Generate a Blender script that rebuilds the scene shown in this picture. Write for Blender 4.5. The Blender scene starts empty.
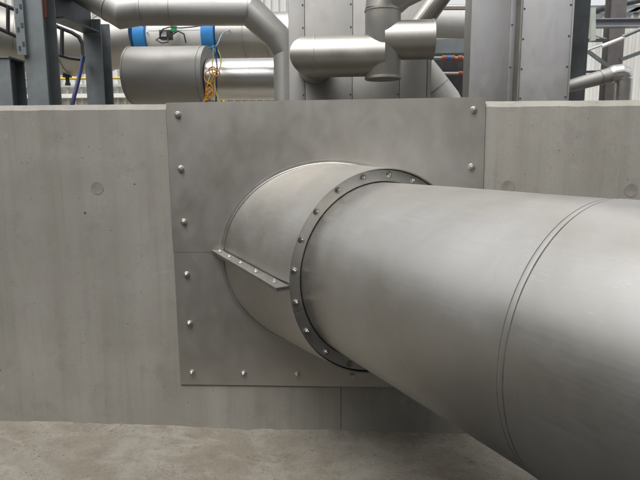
import bpy, bmesh, math, random
from mathutils import Vector, Matrix, noise

random.seed(11)
sc = bpy.context.scene
COL = sc.collection
R = math.radians

# ------------------------------------------------------------------ camera
CAM = Vector((0.0, -2.8, 1.4562))
YAW, PITCH, ROLL, FOC = R(-3.4869), R(-8.6667), R(-0.1818), 560.0 / 640.0
fwd = Vector((math.sin(YAW) * math.cos(PITCH), math.cos(YAW) * math.cos(PITCH), math.sin(PITCH)))
rgt0 = Vector((math.cos(YAW), -math.sin(YAW), 0))
up0 = rgt0.cross(fwd)
rgt = rgt0 * math.cos(ROLL) + up0 * math.sin(ROLL)
upv = -rgt0 * math.sin(ROLL) + up0 * math.cos(ROLL)
cd = bpy.data.cameras.new('camera')
cd.sensor_width = 36.0
cd.lens = 36.0 * FOC
cd.clip_start = 0.05
cd.clip_end = 1000
cam = bpy.data.objects.new('camera', cd)
M = Matrix((rgt, upv, -fwd)).transposed().to_4x4()
M.translation = CAM
cam.matrix_world = M
COL.objects.link(cam)
sc.camera = cam

# ------------------------------------------------------------------ light
SUN_EL, SUN_AZ = R(62), R(208)          # azimuth clockwise from +Y: behind the camera, to its left
w = bpy.data.worlds.new('World')
sc.world = w
w.use_nodes = True
nt = w.node_tree
bg = nt.nodes['Background']
sky = nt.nodes.new('ShaderNodeTexSky')
sky.sky_type = 'NISHITA'
sky.sun_disc = False
sky.sun_elevation = SUN_EL
sky.sun_rotation = SUN_AZ
sky.dust_density = 5.0
sky.air_density = 1.0
hs = nt.nodes.new('ShaderNodeHueSaturation')   # an overcast sky: nearly grey
hs.inputs['Saturation'].default_value = 0.12
nt.links.new(sky.outputs[0], hs.inputs['Color'])
nt.links.new(hs.outputs[0], bg.inputs[0])
bg.inputs[1].default_value = 0.15
sd = bpy.data.lights.new('sun', 'SUN')
sd.energy = 0.7
sd.angle = R(50)
sd.color = (1.0, 0.97, 0.93)
sun = bpy.data.objects.new('sun', sd)
sdir = Vector((math.sin(SUN_AZ) * math.cos(SUN_EL), math.cos(SUN_AZ) * math.cos(SUN_EL), math.sin(SUN_EL)))
sun.rotation_euler = sdir.to_track_quat('Z', 'Y').to_euler()
sun.location = (0, 0, 20)
COL.objects.link(sun)
sc.view_settings.view_transform = 'Standard'
sc.view_settings.look = 'None'
sc.view_settings.exposure = 0.64
sc.view_settings.gamma = 1.0
sc.view_settings.use_curve_mapping = False

# ------------------------------------------------------------------ helpers
def at(x, y, Y):
    """survey point: the spot at depth Y behind the wall face sighted at (x, y) of the 640 x 480 photograph"""
    d = fwd * 560 + rgt * (x - 320) - upv * (y - 240)
    return CAM + d * ((Y - CAM.y) / d.y)

class MB:
    def __init__(s):
        s.v, s.f = [], []
    def add(s, vs, fs):
        n = len(s.v)
        s.v += [Vector(q) for q in vs]
        s.f += [[i + n for i in f] for f in fs]
        return s
    def box(s, c, X, Y, Z):
        """centre and three half-axis vectors"""
        c, X, Y, Z = map(Vector, (c, X, Y, Z))
        vs = [c + X * a + Y * b + Z * d for a in (-1, 1) for b in (-1, 1) for d in (-1, 1)]
        return s.add(vs, [(0, 1, 3, 2), (4, 6, 7, 5), (0, 4, 5, 1), (2, 3, 7, 6), (0, 2, 6, 4), (1, 5, 7, 3)])
    def abox(s, x0, x1, y0, y1, z0, z1):
        return s.box(((x0 + x1) / 2, (y0 + y1) / 2, (z0 + z1) / 2), ((x1 - x0) / 2, 0, 0), (0, (y1 - y0) / 2, 0), (0, 0, (z1 - z0) / 2))
    def rings(s, rings, cap0=True, cap1=True, closed=False):
        n = len(rings[0])
        vs = [q for r in rings for q in r]
        fs = []
        m = len(rings)
        for k in range(m if closed else m - 1):
            a, b = k * n, ((k + 1) % m) * n
            for i in range(n):
                j = (i + 1) % n
                fs.append((a + i, a + j, b + j, b + i))
        if cap0 and not closed:
            fs.append(tuple(reversed(range(n))))
        if cap1 and not closed:
            fs.append(tuple(range((m - 1) * n, m * n)))
        return s.add(vs, fs)
    def tube(s, path, r, n=24, cap=True):
        """swept tube with mitred bends; r a number or one per point"""
        P = [Vector(q) for q in path]
        rr = r if isinstance(r, (list, tuple)) else [r] * len(P)
        d = [(P[i + 1] - P[i]).normalized() for i in range(len(P) - 1)]
        u = d[0].orthogonal().normalized()
        rings = []
        for i, q in enumerate(P):
            di = d[min(i, len(d) - 1)] if i < len(d) else d[-1]
            dp = d[i - 1] if i > 0 else d[0]
            u = (u - dp * u.dot(dp)).normalized()
            v = dp.cross(u)
            nrm = (dp + di).normalized()
            ring = []
            for k in range(n):
                t = 2 * math.pi * k / n
                o = (u * math.cos(t) + v * math.sin(t)) * rr[i]
                o = o - dp * (o.dot(nrm) / dp.dot(nrm))
                ring.append(q + o)
            rings.append(ring)
            if i < len(d):
                u = (u - di * u.dot(di)).normalized()
        return s.rings(rings, cap, cap)
    def lathe(s, o, ax, prof, n=32, caps=True):
        """revolve a profile of (distance along, radius) about an axis"""
        o, ax = Vector(o), Vector(ax).normalized()
        u = ax.orthogonal().normalized()
        v = ax.cross(u)
        rs = [[o + ax * a + (u * math.cos(2 * math.pi * k / n) + v * math.sin(2 * math.pi * k / n)) * r for k in range(n)] for a, r in prof]
        return s.rings(rs, caps, caps)
    def ibeam(s, p0, p1, side, w, d, tf=0.012, tw=0.009):
        """I section from p0 to p1; flanges wide along `side`, section deep across it"""
        p0, p1 = Vector(p0), Vector(p1)
        ax = (p1 - p0).normalized()
        sx = (Vector(side) - ax * ax.dot(Vector(side))).normalized()
        sy = ax.cross(sx)
        a, b, c = w / 2, d / 2, d / 2 - tf
        t = tw / 2
        o = [(-a, -b), (a, -b), (a, -c), (t, -c), (t, c), (a, c), (a, b), (-a, b), (-a, c), (-t, c), (-t, -c), (-a, -c)]
        return s.rings([[q + sx * x + sy * y for x, y in o] for q in (p0, p1)])
    def mesh(s, name, origin=(0, 0, 0), sharp=32, bevel=0):
        me = bpy.data.meshes.new(name)
        O = Vector(origin)
        me.from_pydata([tuple(q - O) for q in s.v], [], s.f)
        bm = bmesh.new()
        bm.from_mesh(me)
        bmesh.ops.recalc_face_normals(bm, faces=bm.faces)
        if bevel:
            es = [e for e in bm.edges if len(e.link_faces) == 2 and e.calc_face_angle(0) > R(50)]
            bmesh.ops.bevel(bm, geom=es, offset=bevel, segments=2, affect='EDGES', profile=0.6)
        for f in bm.faces:
            f.smooth = True
        for e in bm.edges:
            if len(e.link_faces) != 2 or e.calc_face_angle(0) > R(sharp):
                e.smooth = False
        bm.to_mesh(me)
        bm.free()
        return me

def link(name, me, mat, parent=None):
    o = bpy.data.objects.new(name, me)
    COL.objects.link(o)
    if me is not None and mat is not None and not me.materials:
        me.materials.append(mat)
    if parent is not None:
        o.parent = parent
    return o

def root_of(o):
    while o.parent is not None:
        o = o.parent
    return o

def thing(name, label, cat, loc, group=None):
    o = link(name, None, None)
    o.location = loc
    o.empty_display_size = 0.1
    tag(o, label, cat, group)
    return o

def tag(o, label, cat, group=None):
    o['label'] = label
    o['category'] = cat
    if group:
        o['group'] = group
    return o

def part(name, mb, mat, parent, **k):
    return link(name, mb.mesh(name, root_of(parent).location, **k), mat, parent)

def solo(name, mb, mat, label, cat, loc, group=None, **k):
    o = link(name, mb.mesh(name, loc, **k), mat)
    o.location = loc
    return tag(o, label, cat, group)

def place(name, me, mat, parent, pos, zdir, spin=0.0):
    """a shared mesh set at pos with its local z along zdir, as a part of parent"""
    o = link(name, me, mat, parent)
    Mx = Vector(zdir).to_track_quat('Z', 'Y').to_matrix().to_4x4() @ Matrix.Rotation(spin, 4, 'Z')
    Mx.translation = Vector(pos) - Vector(root_of(parent).location)
    o.matrix_local = Mx
    return o

# ------------------------------------------------------------------ materials
def newmat(name):
    m = bpy.data.materials.new(name)
    m.use_nodes = True
    n = m.node_tree
    b = n.nodes['Principled BSDF']
    return m, n, b

class G:
    """small node-graph helper"""
    def __init__(s, n):
        s.n = n
        s.tc = n.nodes.new('ShaderNodeTexCoord')
        s.oi = n.nodes.new('ShaderNodeObjectInfo')
    def coord(s, scale=(1, 1, 1), rot=(0, 0, 0), loc=(0, 0, 0), out='Object'):
        src = s.tc.outputs[out]
        for sc_, ro_, lo_ in (((1, 1, 1), rot, loc), (scale, (0, 0, 0), (0, 0, 0))):     # turn first, then stretch
            mp = s.n.nodes.new('ShaderNodeMapping')
            mp.inputs['Scale'].default_value = sc_
            mp.inputs['Rotation'].default_value = ro_
            mp.inputs['Location'].default_value = lo_
            s.n.links.new(src, mp.inputs[0])
            src = mp.outputs[0]
        return src
    def noise(s, vec, scale, detail=4, rough=0.55, dist=0.0):
        t = s.n.nodes.new('ShaderNodeTexNoise')
        t.inputs['Scale'].default_value = scale
        t.inputs['Detail'].default_value = detail
        t.inputs['Roughness'].default_value = rough
        t.inputs['Distortion'].default_value = dist
        s.n.links.new(vec, t.inputs['Vector'])
        return t.outputs['Fac']
    def vor(s, vec, scale, feature='F1', out='Distance'):
        t = s.n.nodes.new('ShaderNodeTexVoronoi')
        t.feature = feature
        t.inputs['Scale'].default_value = scale
        s.n.links.new(vec, t.inputs['Vector'])
        return t.outputs[out]
    def ramp(s, fac, a, b, lo=0.0, hi=1.0):
        t = s.n.nodes.new('ShaderNodeMapRange')
        t.inputs['From Min'].default_value = a
        t.inputs['From Max'].default_value = b
        t.inputs['To Min'].default_value = lo
        t.inputs['To Max'].default_value = hi
        s.n.links.new(fac, t.inputs['Value'])
        return t.outputs[0]
    def mix(s, fac, a, b, mode='MIX'):
        t = s.n.nodes.new('ShaderNodeMix')
        t.data_type = 'RGBA'
        t.blend_type = mode
        for k, v in ((0, fac), (6, a), (7, b)):
            if hasattr(v, 'is_output'):
                s.n.links.new(v, t.inputs[k])
            elif k == 0:
                t.inputs[k].default_value = v
            else:
                t.inputs[k].default_value = (*v, 1) if len(v) == 3 else v
        return t.outputs[2]
    def math(s, op, a, b=0.0):
        t = s.n.nodes.new('ShaderNodeMath')
        t.operation = op
        for k, v in ((0, a), (1, b)):
            if hasattr(v, 'is_output'):
                s.n.links.new(v, t.inputs[k])
            else:
                t.inputs[k].default_value = v
        return t.outputs[0]
    def bump(s, h, strength, dist=0.01, normal=None):
        t = s.n.nodes.new('ShaderNodeBump')
        t.inputs['Strength'].default_value = strength
        t.inputs['Distance'].default_value = dist
        s.n.links.new(h, t.inputs['Height'])
        if normal is not None:
            s.n.links.new(normal, t.inputs['Normal'])
        return t.outputs[0]
    def to(s, out, inp):
        s.n.links.new(out, inp)

def steel(name, base=(0.56, 0.55, 0.53), rough=(0.34, 0.48), grain=(4, 60, 60), rot=(0, 0, 0), dent=0.25, blotch=0.15, scratch=0.5, gb=0.03, drip=0.12, sm=1.0):
    """bare stainless sheet: rolled grain, cloudy oxide, a few scratches, slight oil-canning"""
    m, n, b = newmat(name)
    g = G(n)
    c = g.coord()
    cloud = g.noise(c, 2.3, 5, 0.6, 0.6)
    fine = g.noise(g.coord(scale=grain, rot=rot), 3.0, 3, 0.6)
    smud = g.noise(c, 9.0, 5, 0.65)
    dark = tuple(q * (1 - blotch) * (0.99, 0.97, 0.92)[i] for i, q in enumerate(base))
    lite = tuple(min(1, q * (1 + blotch * 0.6)) for q in base)
    col = g.mix(g.ramp(cloud, 0.32, 0.68), dark, lite)
    col = g.mix(g.ramp(smud, 0.55, 0.75, 0.0, 0.35 * sm), col, dark)
    # scratches: thin bright lines in short runs
    sv = g.noise(g.coord(scale=(5, 150, 150), rot=(rot[0], rot[1] + 0.12, rot[2] + 0.06)), 2.0, 1, 0.4)
    smk = g.noise(c, 3.1, 3)
    sfac = g.math('MULTIPLY', g.ramp(sv, 0.68, 0.73), g.ramp(smk, 0.52, 0.66, 0, scratch))
    col = g.mix(sfac, col, (0.80, 0.79, 0.77))
    # long stray scratches the other way, and tiny specks of dried splash
    sv2 = g.noise(g.coord(scale=(2.2, 120, 120), rot=(rot[0], rot[1] - 0.75, rot[2] + 0.4)), 2.0, 1, 0.4)
    col = g.mix(g.math('MULTIPLY', g.ramp(sv2, 0.72, 0.75), g.ramp(cloud, 0.5, 0.6, 0, scratch * 0.6)), col, tuple(q * 0.55 for q in base))
    sp = g.vor(c, 55.0)
    spc = n.nodes.new('ShaderNodeSeparateColor')
    g.to(g.vor(c, 55.0, out='Color'), spc.inputs[0])
    spk = g.math('LESS_THAN', sp, g.ramp(spc.outputs[0], 0.95, 1.0, 0.0, 0.13))
    col = g.mix(g.math('MULTIPLY', spk, scratch * 0.7), col, tuple(q * 0.55 for q in base))
    # dried drips and handling smears with their own outline
    dr = g.noise(g.coord(scale=(7, 7, 1.2), loc=(3, 1, 0)), 2.2, 5, 0.7, 1.5)
    col = g.mix(g.ramp(dr, 0.60, 0.70, 0, drip), col, tuple(q * 0.62 * (1, 0.95, 0.86)[i] for i, q in enumerate(base)))
    g.to(col, b.inputs['Base Color'])
    b.inputs['Metallic'].default_value = 1.0
    ro = g.math('ADD', g.ramp(cloud, 0.3, 0.7, rough[0], rough[1]), g.ramp(fine, 0.3, 0.7, -0.025, 0.025))
    ro = g.math('ADD', ro, g.ramp(smud, 0.5, 0.75, 0.0, 0.05 * sm))
    g.to(ro, b.inputs['Roughness'])
    nb = g.bump(g.noise(c, 3.2, 2, 0.4), dent, 0.02)
    nb = g.bump(fine, gb, 0.004, nb)
    g.to(nb, b.inputs['Normal'])
    return m

def paint(name, col, rough=0.5, var=0.12, metal=0.0, dirt=(0.2, 0.18, 0.15), dirtamt=0.25, scale=6.0):
    m, n, b = newmat(name)
    g = G(n)
    c = g.coord()
    f = g.noise(c, scale, 5, 0.6)
    a = tuple(q * (1 - var) for q in col)
    bb = tuple(min(1, q * (1 + var)) for q in col)
    k = g.mix(g.ramp(f, 0.3, 0.7), a, bb)
    d = g.noise(g.coord(scale=(3, 3, 0.6)), scale, 6, 0.7)
    k = g.mix(g.ramp(d, 0.5, 0.8, 0, dirtamt), k, dirt)
    g.to(k, b.inputs['Base Color'])
    b.inputs['Metallic'].default_value = metal
    g.to(g.ramp(f, 0.3, 0.7, rough - 0.08, rough + 0.1), b.inputs['Roughness'])
    g.to(g.bump(f, 0.06, 0.004), b.inputs['Normal'])
    return m

def concrete_mat():
    m, n, b = newmat('cast_concrete')
    g = G(n)
    c = g.coord()
    cloud = g.noise(c, 1.6, 6, 0.6, 0.3)
    streak = g.noise(g.coord(scale=(9, 9, 0.35)), 1.6, 5, 0.62)
    broad = g.noise(g.coord(scale=(2.2, 2.2, 0.2)), 1.5, 3, 0.5)
    fine = g.noise(c, 70, 4, 0.7)
    mid = g.noise(c, 14, 5, 0.65)
    col = g.mix(g.ramp(cloud, 0.3, 0.7), (0.282, 0.268, 0.236), (0.378, 0.363, 0.328))
    col = g.mix(g.ramp(streak, 0.44, 0.72, 0, 0.32), col, (0.205, 0.192, 0.160))
    col = g.mix(g.ramp(broad, 0.52, 0.72, 0, 0.45), col, (0.43, 0.415, 0.375))
    col = g.mix(g.ramp(mid, 0.58, 0.8, 0, 0.3), col, (0.42, 0.41, 0.38))
    col = g.mix(g.ramp(fine, 0.3, 0.75, 0.0, 0.3), col, (0.25, 0.245, 0.22))
    # scuffs, cement smears and thin brownish runs
    sc1 = g.noise(g.coord(scale=(2.0, 2.0, 3.0), rot=(0, 0.5, 0)), 2.6, 6, 0.7, 0.2)
    col = g.mix(g.ramp(sc1, 0.63, 0.72, 0, 0.3), col, (0.44, 0.435, 0.41))
    run = g.noise(g.coord(scale=(26, 26, 1.0)), 1.3, 4, 0.6)
    rm = g.noise(c, 2.0, 3, 0.5)
    col = g.mix(g.math('MULTIPLY', g.ramp(run, 0.58, 0.70), g.ramp(rm, 0.50, 0.64, 0, 0.4)), col, (0.17, 0.155, 0.13))
    blot = g.noise(c, 5.5, 6, 0.7, 0.2)
    col = g.mix(g.ramp(blot, 0.54, 0.70, 0, 0.35), col, (0.20, 0.192, 0.17))
    # blow holes left by air bubbles: rare dark dots
    vd = g.vor(c, 26.0)
    vc = g.vor(c, 26.0, out='Color')
    sx = n.nodes.new('ShaderNodeSeparateColor')
    g.to(vc, sx.inputs[0])
    rad = g.ramp(sx.outputs[0], 0.968, 1.0, 0.02, 0.20)
    hole = g.math('LESS_THAN', vd, rad)
    vd2 = g.vor(c, 75.0)
    vc2 = g.vor(c, 75.0, out='Color')
    sx2 = n.nodes.new('ShaderNodeSeparateColor')
    g.to(vc2, sx2.inputs[0])
    hole2 = g.math('LESS_THAN', vd2, g.ramp(sx2.outputs[1], 0.985, 1.0, 0.0, 0.2))
    hh = g.math('MAXIMUM', hole, hole2)
    col = g.mix(g.math('MULTIPLY', hh, 0.85), col, (0.06, 0.055, 0.05))
    g.to(col, b.inputs['Base Color'])
    b.inputs['Roughness'].default_value = 0.85
    b.inputs['Specular IOR Level'].default_value = 0.3
    h = g.math('ADD', g.math('MULTIPLY', fine, 0.35), g.math('MULTIPLY', mid, 0.5))
    h = g.math('SUBTRACT', h, g.math('MULTIPLY', hh, 1.2))
    g.to(g.bump(h, 0.3, 0.006), b.inputs['Normal'])
    return m

def ground_mat():
    m, n, b = newmat('dusty_ground')
    g = G(n)
    c = g.coord()
    big = g.noise(c, 2.2, 7, 0.62, 0.5)
    mid = g.noise(c, 9, 7, 0.68, 0.4)
    fine = g.noise(c, 38, 8, 0.8)
    grit = g.vor(c, 160.0)
    sweep = g.noise(g.coord(scale=(1.0, 2.0, 1), rot=(0, 0, 0.25)), 3.5, 8, 0.75, 0.8)
    col = g.mix(g.ramp(big, 0.40, 0.62), (0.215, 0.192, 0.154), (0.285, 0.267, 0.228))
    col = g.mix(g.ramp(mid, 0.52, 0.70, 0, 0.6), col, (0.165, 0.140, 0.106))
    col = g.mix(g.ramp(sweep, 0.50, 0.68, 0, 0.6), col, (0.355, 0.336, 0.298))
    col = g.mix(g.ramp(fine, 0.53, 0.70, 0, 0.65), col, (0.115, 0.102, 0.084))
    col = g.mix(g.ramp(fine, 0.22, 0.42, 0.4, 0), col, (0.33, 0.318, 0.29))
    gran = g.noise(c, 120, 3, 0.7)
    col = g.mix(g.ramp(gran, 0.55, 0.72, 0, 0.45), col, (0.11, 0.098, 0.082))
    col = g.mix(g.ramp(gran, 0.28, 0.42, 0.35, 0), col, (0.34, 0.325, 0.295))
    g.to(col, b.inputs['Base Color'])
    b.inputs['Roughness'].default_value = 0.93
    b.inputs['Specular IOR Level'].default_value = 0.2
    h = g.math('ADD', g.math('MULTIPLY', mid, 0.8), g.math('MULTIPLY', fine, 0.5))
    h = g.math('SUBTRACT', h, g.math('MULTIPLY', grit, 0.15))
    g.to(g.bump(h, 0.75, 0.009), b.inputs['Normal'])
    return m

ANG = math.atan2(-0.8621, 0.5068)
M_PIPE = steel('pipe_cladding', (0.60, 0.59, 0.57), (0.41, 0.47), (3, 40, 40), (0, 0, -ANG), dent=0.14, blotch=0.10, scratch=0.4, gb=0.008, sm=0.9)
M_PLATE = steel('plate_steel', (0.57, 0.553, 0.525), (0.49, 0.53), (5, 5, 3), dent=0.02, blotch=0.075, scratch=0.3, gb=0.0, drip=0.07, sm=0.4)
M_SLEEVE = steel('sleeve_steel', (0.57, 0.56, 0.54), (0.40, 0.46), (3, 40, 40), (0, 0, -ANG), dent=0.12, blotch=0.10, scratch=0.5, gb=0.008, sm=0.9)
M_BAR = steel('bar_steel', (0.34, 0.335, 0.325), (0.42, 0.55), (20, 20, 20), dent=0.05, blotch=0.2, scratch=0.2)
M_RING = steel('ring_steel', (0.68, 0.67, 0.65), (0.40, 0.52), (30, 30, 30), dent=0.05, blotch=0.15, scratch=0.1)
M_BOLT = steel('bolt_steel', (0.58, 0.57, 0.55), (0.36, 0.46), (30, 30, 30), dent=0.0, blotch=0.2, scratch=0.0)
M_DULL = steel('dull_cladding', (0.42, 0.415, 0.405), (0.56, 0.66), (6, 60, 60), dent=0.05, blotch=0.08, scratch=0.1, gb=0.008)
M_DUCT = steel('duct_steel', (0.45, 0.44, 0.42), (0.42, 0.52), (60, 60, 3), dent=0.08, blotch=0.10, scratch=0.1)
M_TOWER = steel('tower_panel_steel', (0.36, 0.356, 0.348), (0.54, 0.64), (8, 8, 3), dent=0.04, blotch=0.07, scratch=0.1, gb=0.006)
M_PANEL = steel('panel_steel', (0.52, 0.52, 0.535), (0.48, 0.54), (8, 8, 3), dent=0.02, blotch=0.05, scratch=0.1, gb=0.0, drip=0.04, sm=0.15)
M_SHINY = steel('bright_steel', (0.72, 0.72, 0.71), (0.28, 0.33), (2, 6, 6), dent=0.0, blotch=0.03, scratch=0.05, gb=0.0, drip=0.05)
M_CONC = concrete_mat()
M_GROUND = ground_mat()
M_GALV = paint('grey_steel_paint', (0.20, 0.225, 0.235), 0.5, 0.15, 0.35)
M_DARKSTEEL = paint('dark_steel_paint', (0.060, 0.068, 0.075), 0.45, 0.2, 0.2)
M_BLACK = paint('black_rubber', (0.018, 0.018, 0.02), 0.45, 0.2, dirtamt=0.1)
M_WHITE = paint('white_paint', (0.72, 0.71, 0.68), 0.35, 0.04, dirtamt=0.15)
M_BLUE = paint('blue_paint', (0.04, 0.24, 0.58), 0.35, 0.08, dirtamt=0.1)
M_NAVY = paint('navy_hose', (0.02, 0.03, 0.14), 0.4, 0.1, dirtamt=0.1)
M_YEL = paint('yellow_paint', (0.62, 0.42, 0.03), 0.45, 0.1)
M_YELW = paint('yellow_wire', (0.55, 0.50, 0.05), 0.4, 0.1, dirtamt=0.0)
M_ORG = paint('orange_wire', (0.50, 0.20, 0.02), 0.4, 0.1, dirtamt=0.0)
M_CYAN = paint('light_blue_wire', (0.15, 0.38, 0.60), 0.4, 0.1, dirtamt=0.0)
M_RED = paint('red_orange_paint', (0.52, 0.15, 0.07), 0.45, 0.1)
M_GREEN = paint('green_plastic', (0.02, 0.30, 0.12), 0.4, 0.1)
M_CLAD = paint('white_cladding', (0.62, 0.62, 0.59), 0.5, 0.05, dirt=(0.4, 0.38, 0.33), dirtamt=0.35, scale=1.2)
M_ADDED_CLADDK = paint('added_building_cladding', (0.17, 0.17, 0.162), 0.6, 0.08, scale=1.0)
M_STEELB = paint('blue_grey_steel', (0.30, 0.31, 0.34), 0.5, 0.1, 0.2)
M_TRAY = paint('galvanised_tray', (0.42, 0.46, 0.48), 0.4, 0.1, 0.5)
M_PALE = paint('pale_green_paint', (0.42, 0.45, 0.40), 0.5, 0.1)
M_RUST = paint('rusty_paint', (0.115, 0.107, 0.105), 0.6, 0.2)
M_STONE = paint('pebble_stone', (0.19, 0.176, 0.15), 0.9, 0.35, scale=40)
M_ADDED_ASPH = paint('added_road_asphalt', (0.038, 0.036, 0.033), 0.85, 0.25, scale=5, dirt=(0.07, 0.065, 0.055), dirtamt=0.3)
M_SEAL_SHADE = paint('mastic_and_shade_grey', (0.10, 0.095, 0.088), 0.7, 0.3, scale=30)  # mastic in the pipe joint; also the painted shadow line at the plate edges
M_CABIN = paint('dark_cabinet_paint', (0.025, 0.022, 0.024), 0.5, 0.2)

# ------------------------------------------------------------------ ground
def lines(lo, hi, a, b, step, grow=1.35):
    """grid lines: even between a and b, growing outwards to lo and hi"""
    xs = []
    k = a
    while k < b:
        xs.append(k)
        k += step
    xs.append(b)
    d, k = step, a
    while k > lo:
        d *= grow
        k -= d
        xs.insert(0, max(k, lo))
    d, k = step, b
    while k < hi:
        d *= grow
        k += d
        xs.append(min(k, hi))
    return xs

def ground_z(x, y):
    z = 0.012 * noise.noise((x * 1.1, y * 1.1, 0.3)) + 0.006 * noise.noise((x * 4, y * 4, 1.7)) + 0.0025 * noise.noise((x * 16, y * 16, 4.1))
    if -0.35 < y < 0.1:        # dust and mortar heaped against the foot of the wall
        e = max(0.0, 1 + y / (0.07 + 0.05 * noise.noise((x * 2.1, 3.3, 0))))
        z += 0.016 * min(1.0, e) ** 1.6 * (0.5 + 0.8 * noise.noise((x * 1.9, 0.2, 9.0)) + 0.5 * noise.noise((x * 9, 0.2, 2.0)) + 0.3 * noise.noise((x * 33, y * 33, 2.0)))
    k = max(abs(x) - 4, abs(y) - 4, 0)
    if y < -0.48:
        z = z * max(0.0, 1 + (y + 0.48) / 0.15)
    return z / (1 + k * k * 0.2) - 0.006

GX = lines(-260, 260, -2.2, 1.7, 0.016)
GY = lines(-260, 260, -1.5, 0.03, 0.016)
gv = [(x, y, ground_z(x, y)) for y in GY for x in GX]
nx = len(GX)
gf = [(j * nx + i, j * nx + i + 1, (j + 1) * nx + i + 1, (j + 1) * nx + i) for j in range(len(GY) - 1) for i in range(nx - 1)]
gm = bpy.data.meshes.new('ground')
gm.from_pydata(gv, [], gf)
gm.shade_smooth()
gr = link('ground', gm, M_GROUND)
gr['kind'] = 'structure'

# the asphalt yard road beyond the dusty strip: unseen, added to darken the metal's reflections
m = MB()
rx = [-200, -40, -12] + [-6 + 0.25 * i for i in range(49)] + [12, 40, 200]
ry = [-0.60, -0.65, -1.0, -1.5, -2.5, -4, -4.95]
for y in ry:
    for x in rx:
        e = 0.03 * noise.noise((x * 1.3, 0.0, 5.0)) if y > -0.9 else 0
        m.v.append(Vector((x, y + e, 0.016 if y > -0.62 else 0.028)))
for j in range(len(ry) - 1):
    for i in range(len(rx) - 1):
        a = j * len(rx) + i
        m.f.append([a, a + 1, a + len(rx) + 1, a + len(rx)])
rd = link('added_road', m.mesh('added_road', sharp=180), M_ADDED_ASPH)
rd['kind'] = 'structure'

# loose grit on the ground near the wall
mb = MB()
ico = bmesh.new()
bmesh.ops.create_icosphere(ico, subdivisions=1, radius=1.0)
IV = [q.co.copy() for q in ico.verts]
IF = [[q.index for q in f.verts] for f in ico.faces]
ico.free()
for i in range(2400):
    x = random.uniform(-2.1, 1.5)
    y = -abs(random.gauss(0, 0.45)) - 0.01 if random.random() < 0.7 else -random.expovariate(9) - 0.006
    if y < -0.62 or noise.noise((x * 2.2, y * 3.5, 7.7)) < 0.02 + 0.4 * random.random() - 0.1:
        continue
    r = min(0.0010 + random.expovariate(1000), 0.0048)
    z = ground_z(x, y)
    s = [random.uniform(0.7, 1.3), random.uniform(0.7, 1.3), random.uniform(0.45, 0.8)]
    mb.add([(x + q.x * r * s[0] * random.uniform(0.8, 1.2), y + q.y * r * s[1], z + r * 0.25 + q.z * r * s[2]) for q in IV], IF)
gt = link('grit', mb.mesh('grit', sharp=180), M_STONE)
gt['kind'] = 'stuff'
gt['label'] = 'loose grit and crumbs on the dusty ground by the wall'
gt['category'] = 'grit'

# ------------------------------------------------------------------ concrete wall
WZ0, WZ1, WT, JX = 1.6805, 1.7085, 0.32, -0.062
wall = thing('concrete_wall', 'long grey cast concrete wall with chamfered top edge standing on the dusty ground', 'wall', (0, 0, 0))

def wall_segment(x0, x1):
    m = MB()
    step = 0.045
    n = max(2, int(min(abs(x1 - x0), 4.5) / step))
    # a finely divided top arris, so that the chamfer is chipped and wavy, not ruled
    xs = [x0 + (x1 - x0) * i / n for i in range(n + 1)] if abs(x1 - x0) < 5 else None
    if xs is None:
        a, b = (x1 - 4.0, x1) if x0 < -5 else (x0, x0 + 4.0)
        xs = [a + (b - a) * i / 90 for i in range(91)]
        xs = ([x0] + xs) if x0 < -5 else (xs + [x1])
    rings = []
    for x in xs:
        j = 0.0035 * noise.noise((x * 9, 0.4, 1.0)) + 0.002 * noise.noise((x * 31, 2.0, 1.0))
        rings.append([(x, 0, -0.3), (x, 0, WZ0 + j), (x, 0.024 + 0.5 * j, WZ1 + 0.4 * j), (x, WT - 0.024, WZ1), (x, WT, WZ0), (x, WT, -0.3)])
    m.rings(rings)
    return m

part('wall_segment', wall_segment(-14.0, JX - 0.0012), M_CONC, wall, sharp=25)
part('wall_segment', wall_segment(JX + 0.0012, 12.0), M_CONC, wall, sharp=25)
# mortar-filled tie holes: slightly sunk discs with a raised rim of laitance
tie = MB().lathe((0, 0, 0), (0, 0, 1), [(-0.004, 0.034), (0.0009, 0.034), (0.0013, 0.0315), (0.0005, 0.027), (0.0005, 0.001)], 28)
tie_me = tie.mesh('tie_hole_plug')
M_TIE = paint('tie_plug_mortar', (0.255, 0.243, 0.215), 0.9, 0.15, scale=25)
for p in ((-1.313, 1.291), (1.337, 1.282), (0.752, 1.297), (-2.10, 1.286), (-1.313, 0.43)):
    if p[1] > 1:
        place('tie_hole_plug', tie_me, M_TIE, wall, (p[0], 0, p[1]), (0, -1, 0), random.random() * 6)

# ------------------------------------------------------------------ sleeve on the wall
AX = Vector((0.50675, -0.86209, 0))
H = Vector((-0.86209, -0.50675, 0))
V = Vector((0, 0, 1))
AO = Vector((-0.1119, 0, 0.9509))
S1, RO, RI, RP = 0.4833, 0.448, 0.3935, 0.3893
def cyl(s, r, t):
    return AO + AX * s + (H * math.cos(t) + V * math.sin(t)) * r

sleeve = thing('pipe_sleeve', 'bolted steel wall plate with a short split sleeve and flange ring round the big pipe', 'pipe sleeve', (-0.1466, 0, 0.25))
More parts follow.
